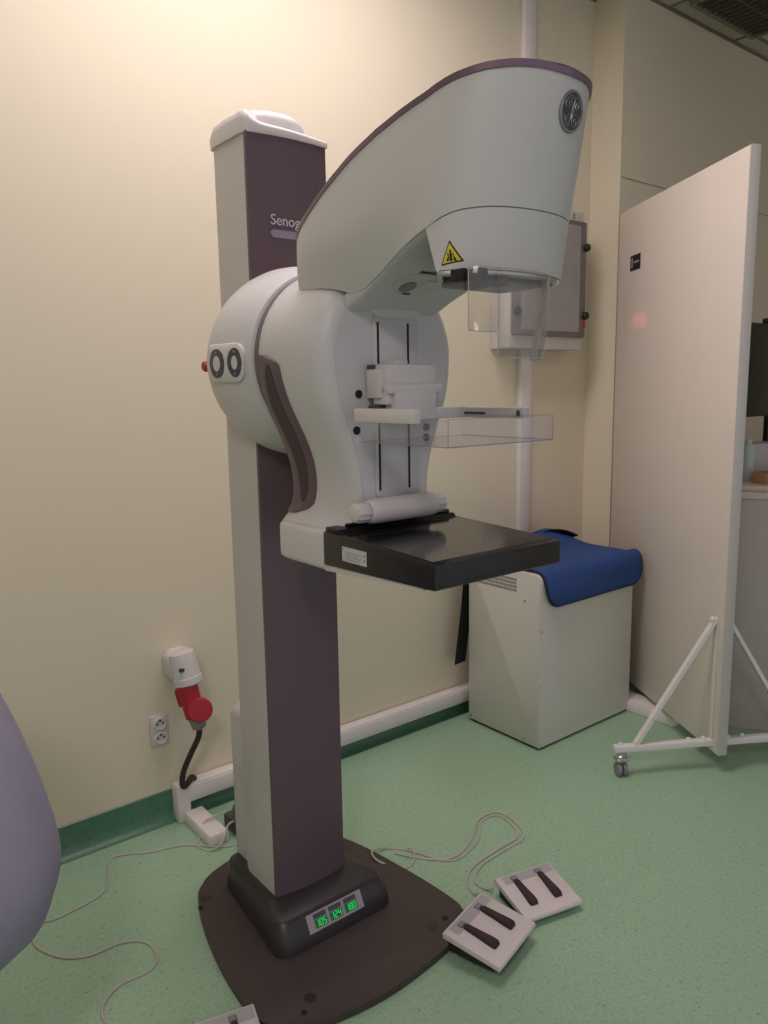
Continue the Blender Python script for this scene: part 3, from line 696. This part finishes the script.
# local: x along the panel, y to the left (n = (-.854,.52)), panel thickness toward -y
PB, PT, PLN, TH = .075, 2.240, 1.02, .038
pn = obj('panel', gbox(.002, PLN, -TH+.001, -.001, PB, PT, .0015), 'panel', Q)
obj('edge_profile', gbox(0, .0035, -TH, 0, PB-.001, PT+.001, .0008), 'paneledge', Q)
st = obj('sticker', gbox(.792, .892, .0, .0006, 1.963, 2.029), 'slot', Q)
obj('sticker_print', [gbox(.866, .880, .0006, .0009, 1.975, 2.017), gbox(.805, .855, .0006, .0009, 1.993, 2.002)], 'violet', st)
sx = .050
fb = obj('foot_bar', [gbox(sx-.014, sx+.014, -.42, .385, .095, .121, .003)], 'steelwhite', Q)
for s_ in (1, -1):
    y0 = 0 if s_ > 0 else -TH
    obj('brace', [ribbon([(sx, y0+s_*.008, .588), (sx, y0+s_*.30, .122)], .022, .014, (1, 0, 0)), gbox(sx-.010, sx+.010, min(y0, y0+s_*.004), max(y0, y0+s_*.004), .11, .600, .001)], 'steelwhite', Q)
    obj('bolt', lathe([(.006, 0), (.006, .012), (.011, .013), (.011, .022), (.006, .026), (0, .027)], 'Y', (sx, y0, .592), 16, mtx=None) if s_ > 0 else lathe([(.006, 0), (.011, -.01), (.011, -.022), (0, -.024)], 'Y', (sx, y0, .592), 16), 'steelwhite', Q)
    for d in (.03, .09, .36):
        obj('bolt', lathe([(.008, .1205), (.009, .126), (.006, .131), (0, .132)], 'Z', (sx, y0+s_*d, 0), 14), 'steelwhite', Q)
    yc = .355 if s_ > 0 else -.395
    cs = obj('caster_fork', [lathe([(.018, .094), (.018, .084), (.022, .080), (.022, .070), (.010, .068), (0, .068)], 'Z', (sx, yc, 0), 20), gbox(sx-.018, sx+.018, yc-.026, yc+.026, .060, .072, .004), gbox(sx-.003, sx+.003, yc-.015, yc+.015, .03, .064, .001)], 'chrome', Q)
    for dx in (-.0115, .0115):
        obj('wheel', lathe([(0, dx-.009), (.012, dx-.009), (.024, dx-.008), (.0262, dx-.004), (.0262, dx+.004), (.024, dx+.008), (.012, dx+.009), (0, dx+.009)], 'Y', (sx, yc, .0265), 28), 'mgrey', Q)
obj('foot', [gbox(.94, .96, -TH+.004, -.004, .0005, PB, .002)], 'steelwhite', Q)

# ------------------------------------------------------------------ desk behind the screen
D = thing('reception_desk', 'grey round ended desk with a pale top behind the white screen', 'desk', (3.7, 1.66, 0))
def deskout(e):
    o = [(4.7+e, 1.30-e), (4.7+e, 2.04+e)]
    for k in range(13):
        a = math.radians(90+180*k/12); o.append((3.43+(.37+e)*math.cos(a), 1.67+(.37+e)*math.sin(a)))
    return o
obj('desk_body', prism(deskout(0), 'Z', 0, .990, .002), 'desk', D)
obj('desk_top', prism(deskout(.015), 'Z', .9905, 1.018, .003), 'desktop', D)
obj('desk_ledge', prism(deskout(-.03), 'Z', 1.018, 1.040, .003), 'desktop', D)
T = thing('computer_monitor', 'black computer monitor seen from behind on the desk', 'monitor', (3.75, 1.78, 1.0405))
obj('monitor_case', [gbox(3.50, 4.0, 1.77, 1.81, 1.30, 1.735, .012)], 'screenblack', T)
obj('stand', [gbox(3.86, 3.92, 1.805, 1.83, 1.058, 1.50, .005), prism(rrect(3.62, 3.88, 1.72, 1.90, .03), 'Z', 1.0405, 1.060, .004)], 'screenblack', T)
obj('camera_clip', gbox(3.735, 3.765, 1.775, 1.805, 1.735, 1.76, .006), 'rubber', T)
tag(obj('bottle', lathe([(0, 1.0405), (.026, 1.0405), (.028, 1.048), (.028, 1.17), (.022, 1.19), (.012, 1.20), (.012, 1.22), (0, 1.22)], 'Z', (3.30, 1.62, 0), 24), 'teal'), 'small pale teal bottle standing on the desk behind the screen', 'bottle')
tag(obj('cardboard_box', gbox(3.22, 3.46, 1.50, 1.56, 1.0405, 1.085, .003), 'tan'), 'low tan box on the near edge of the desk', 'box')
tag(obj('paper_tray', [gbox(3.36, 3.62, 1.64, 1.73, 1.0405, 1.19, .006)], 'paneledge'), 'pale grey tray on the desk below the monitor', 'tray')

# ------------------------------------------------------------------ foot switches
def make_pedal(label, loc, rz, kx=1, ky=1):
    o = thing('foot_switch', label, 'foot switch', loc, rz, 'foot switches on the floor')
    o.scale = (kx, ky, 1)
    h = obj('case', [prism([(-.080,.036),(-.082,.049),(-.076,.0525),(.092,.030),(.095,.024),(.092,.016)], 'X', -.094, .094, .002)], 'pedal', o)
    b = obj('wedge_base', prism([(-.066,.0005),(-.074,.037),(.080,.019),(.070,.0005)], 'X', -.084, .084, .001), 'rubber', o)
    sl = -.022/.168
    def top(y): return .0525+sl*(y+.076)
    obj('hinge_plate', loft([[(x, y, top(y)+dz) for x, y in ((-.088, -.074), (.075, -.074), (.075, -.042), (-.088, -.042))] for dz in (-.001, .0008)]), 'pedalstrip', o)
    for x in (-.040, .042):
        rings = []
        for y, w, h_ in ((-.046,.007,.006),(-.038,.0085,.009),(0,.0105,.010),(.038,.0135,.011),(.052,.0135,.010),(.056,.011,.007)):
            rings.append([(x-w, y, top(y)+.0005), (x+w, y, top(y)+.0005), (x+w*.8, y, top(y)+h_), (x-w*.8, y, top(y)+h_)])
        pd = obj('pedal_lever', loft(rings), 'cableblack', o)
        obj('hinge_lug', [gbox(x-.010, x+.010, -.064, -.048, top(-.056), top(-.056)+.006, .002)], 'mgrey', o)
    return o
make_pedal('right-hand foot switch with two dark levers, clear of the machine base', (1.567, 1.305, 0), math.radians(166), 1, .93)
make_pedal('foot switch with two dark levers lapping over the corner of the dark floor plate', (1.325, 1.264, .0205), math.radians(195), 1.06, .95)
make_pedal('foot switch cut off by the bottom edge, left of the floor plate', (.620, 1.385, 0), math.radians(166))

# ------------------------------------------------------------------ cables
def cable(name, label, pts, r=.0033, m='cable'):
    return tag(obj(name, tube(smooth_path(pts, 6), r, 8), m), label, 'cable', 'thin cables on the floor')
z = .003
cable('cable', 'thin pale cable looping between the foot switches and the floor plate',
      [(1.451,1.424,.012),(1.451,1.444,z),(1.480,1.498,z),(1.55,1.534,z),(1.675,1.546,z),(1.755,1.551,z),(1.800,1.60,z),(1.809,1.685,z),(1.738,1.690,z),(1.653,1.622,z),(1.54,1.590,z),(1.485,1.622,.003),(1.453,1.704,z),(1.40,1.775,z),(1.334,1.77,.0235),(1.315,1.72,.0235),(1.36,1.665,.0045),(1.41,1.665,z),(1.445,1.70,.0085),(1.45,1.735,z)])
cable('cable', 'long thin cable snaking across the green floor beside the lavender cover',
      [(.70,1.47,z),(.60,1.50,z),(.50,1.60,z),(.463,1.656,z),(.474,1.716,z),(.528,1.753,z),(.605,1.754,z),(.640,1.793,z),(.634,1.86,z),(.581,1.899,z),(.50,1.905,z),(.44,1.95,z),(.402,2.038,z),(.423,2.121,z),(.468,2.193,z)])
cable('cable', 'thin cable running from the wall duct along the skirting to the left',
      [(.425,2.128,z),(.47,2.112,z),(.515,2.115,z),(.606,2.135,z),(.649,2.191,z),(.690,2.29,z),(.74,2.285,z),(.803,2.248,z),(.905,2.212,z),(1.0,2.12,z),(1.08,2.11,z),(1.13,2.12,.02)])
cable('cable', 'pale cable arching over the short floor duct behind the column',
      [(1.14,2.26,.095),(1.115,2.24,.10),(1.09,2.20,.06),(1.06,2.165,.052),(1.03,2.15,.052),(.99,2.12,.02),(.955,2.13,.003),(.935,2.18,z),(.96,2.22,z),(.978,2.235,.03),(1.0,2.235,.047),(1.06,2.235,.047),(1.12,2.25,.02)], .0032)
cable('cable', 'second pale cable running alongside from the right-hand foot switch',
      [(1.500,1.412,.012),(1.490,1.44,z),(1.497,1.480,z),(1.565,1.520,z),(1.69,1.530,z),(1.772,1.535,z),(1.815,1.59,z),(1.826,1.690,z),(1.742,1.706,z),(1.642,1.640,z),(1.54,1.605,z),(1.478,1.632,z),(1.435,1.68,z),(1.40,1.74,z)])
tag(obj('junction_pouch', [gbox(1.055, 1.16, 2.135, 2.24, .002, .05, .012), tube(smooth_path([(1.06,2.15,.05),(1.08,2.19,.085),(1.13,2.2,.08),(1.15,2.16,.045)], 5), .008, 8)], 'dgrey'), 'dark grey cable bundle on the floor behind the column', 'cable bundle')

# ------------------------------------------------------------------ covered stool on the left edge
cc = (.085, 1.60)
R_ = thing('wheeled_stool', 'low stool hidden under the lavender cover', 'stool', (cc[0], cc[1], 0))
obj('stool_base', [lathe([(0, 0.0), (.11, 0.0), (.12, .006), (.10, .02), (.03, .035), (.024, .05), (.024, .78), (0, .78)], 'Z', (cc[0], cc[1], 0), 32)], 'dgrey', R_)
obj('seat', lathe([(0, .78), (.14, .78), (.15, .80), (.14, .86), (0, .88)], 'Z', (cc[0], cc[1], 0), 32), 'dgrey', R_)
prof = [(.150,.405),(.195,.407),(.240,.425),(.272,.465),(.290,.52),(.290,.57),(.278,.64),(.256,.73),(.226,.83),(.190,.93),(.148,1.03),(.10,1.12),(.05,1.16),(.004,1.17)]
rings = []
for i, (r, z0) in enumerate(prof):
    f = max(0, 1-abs(i-5)/9); ring = []
    for k in range(96):
        a = 2*PI*k/96
        rr = r*(1+.012*f*math.sin(7*a+.9*i*.3)+.008*math.sin(13*a+z0*9)) if r > .01 else r
        ring.append((cc[0]+rr*math.cos(a), cc[1]+rr*math.sin(a), z0+.004*math.sin(5*a)))
    rings.append(ring)
cv = tag(obj('cloth_cover', loft(rings, c0=False), 'cloth', angle=80), 'lavender grey cloth cover bulging in from the left edge', 'cover')
sm = cv.modifiers.new('smooth', 'SUBSURF'); sm.levels = 1; sm.render_levels = 1
so = cv.modifiers.new('thickness', 'SOLIDIFY'); so.thickness = .003

# ------------------------------------------------------------------ ceiling fixtures
def louvre_light(x, y, w, d, label, lit):
    L = thing('ceiling_light', label, 'ceiling light', (x, y, CEIL-.002), 0, 'square ceiling lights')
    a, b, c, e_ = x-w/2, x+w/2, y-d/2, y+d/2
    obj('light_frame', [gbox(a, b, c, c+.02, CEIL-.03, CEIL-.0045), gbox(a, b, e_-.02, e_, CEIL-.03, CEIL-.0045), gbox(a, a+.02, c+.02, e_-.02, CEIL-.03, CEIL-.0045), gbox(b-.02, b, c+.02, e_-.02, CEIL-.03, CEIL-.0045)], 'steelwhite' if lit else 'grid', L)
    if lit:
        obj('diffuser', gbox(a+.021, b-.021, c+.021, e_-.021, CEIL-.020, CEIL-.010), lit, L)
    else:
        n = int(w/.045); obj('louvre', [gbox(a+.02+(w-.04)*(k+.5)/n-.0015, a+.02+(w-.04)*(k+.5)/n+.0015, c+.02, e_-.02, CEIL-.028, CEIL-.0045) for k in range(n)]+[gbox(a+.02, b-.02, c+.02+(d-.04)*k/4-.0015, c+.02+(d-.04)*k/4+.0015, CEIL-.026, CEIL-.0045) for k in range(1, 4)], 'louvre', L)
        obj('reflector', gbox(a+.021, b-.021, c+.021, e_-.021, CEIL-.0045, CEIL-.003), 'dgrey', L)
    return L
louvre_light(3.832, 1.835, .595, .595, 'unlit louvred ceiling light at the right end of the ceiling', None)

def lamp_mat(name, rgb, s):
    m = bpy.data.materials.new(name); m.use_nodes = True; nt = m.node_tree
    b = nt.nodes['Principled BSDF']; b.inputs['Base Color'].default_value = lin(rgb); b.inputs['Emission Color'].default_value = lin(rgb); b.inputs['Emission Strength'].default_value = s
    return m
dm_ = lamp_mat('warm_diffuser', (255, 240, 225), 1.0)
louvre_light(.532, 1.535, .595, .595, 'lit square ceiling light nearest the left, in the row along the wall', dm_)
louvre_light(1.132, 1.535, .595, .595, 'lit square ceiling light in the middle of the row, above the machine', dm_)
louvre_light(1.732, 1.535, .595, .595, 'lit square ceiling light right of the machine, last of the row', dm_)
louvre_light(-.968, -.565, .595, .595, 'lit square ceiling light near the left of the room', lamp_mat('warm_diffuser_far', (255, 236, 208), 1.0))
def area(name, loc, size, power, rgb, target=None, spread=PI, size_y=None):
    l = bpy.data.lights.new(name, 'AREA'); l.size = size; l.energy = power; l.color = lin(rgb)[:3]; l.spread = spread
    if size_y: l.shape = 'RECTANGLE'; l.size_y = size_y
    o = bpy.data.objects.new(name, l); COL.objects.link(o); o.location = loc
    if target is not None:
        o.rotation_euler = (Vector(target)-Vector(loc)).to_track_quat('-Z', 'Y').to_euler()
    return o
for lx, lp in ((.532, 6), (1.132, 14), (1.732, 10)):
    area('ceiling_lamp', (lx, 1.66, CEIL-.04), .50, lp, (252, 238, 242))
area('lamp_left', (-.968, -.565, CEIL-.04), .52, 34, (248, 241, 245))
w = bpy.data.worlds.new('world'); SC.world = w; w.use_nodes = True
w.node_tree.nodes['Background'].inputs['Color'].default_value = lin((232, 226, 240)); w.node_tree.nodes['Background'].inputs['Strength'].default_value = .62
sp_ = bpy.data.lights.new('added_red_glow_spot', 'SPOT'); sp_.energy = 130; sp_.color = (1, .08, .12); sp_.spot_size = math.radians(2.6); sp_.spot_blend = 1; sp_.shadow_soft_size = .01  # added red spot, made up to cast the soft glow on the screen panel
so_ = bpy.data.objects.new('added_red_glow_spot', sp_); COL.objects.link(so_); so_.location = (1.12, .99, 1.622)
so_.rotation_euler = (Vector((3.06, 2.02, 1.741))-so_.location).to_track_quat('-Z', 'Y').to_euler()

# ------------------------------------------------------------------ camera
f_, p_, r_, y_ = 767.8, .15665, -.01606, .66985
fw = Vector((math.sin(y_)*math.cos(p_), math.cos(y_)*math.cos(p_), -math.sin(p_)))
rt = Vector((math.cos(y_), -math.sin(y_), 0)); up = rt.cross(fw)
c, s = math.cos(r_), math.sin(r_)
r2 = c*rt+s*up; u2 = -s*rt+c*up
cam = bpy.data.cameras.new('camera'); cam.sensor_fit = 'VERTICAL'; cam.sensor_height = 32; cam.lens = f_/1024*32; cam.clip_start = .02
co = bpy.data.objects.new('camera', cam); COL.objects.link(co)
m = Matrix((r2, u2, -fw)).transposed().to_4x4(); m.translation = (0, 0, 1.45); co.matrix_world = m
SC.camera = co
SC.cycles.transparent_max_bounces = 48
SC.view_settings.view_transform = 'Standard'; SC.view_settings.look = 'None'; SC.view_settings.gamma = 1; SC.view_settings.use_curve_mapping = False
SC.view_settings.exposure = 0.0
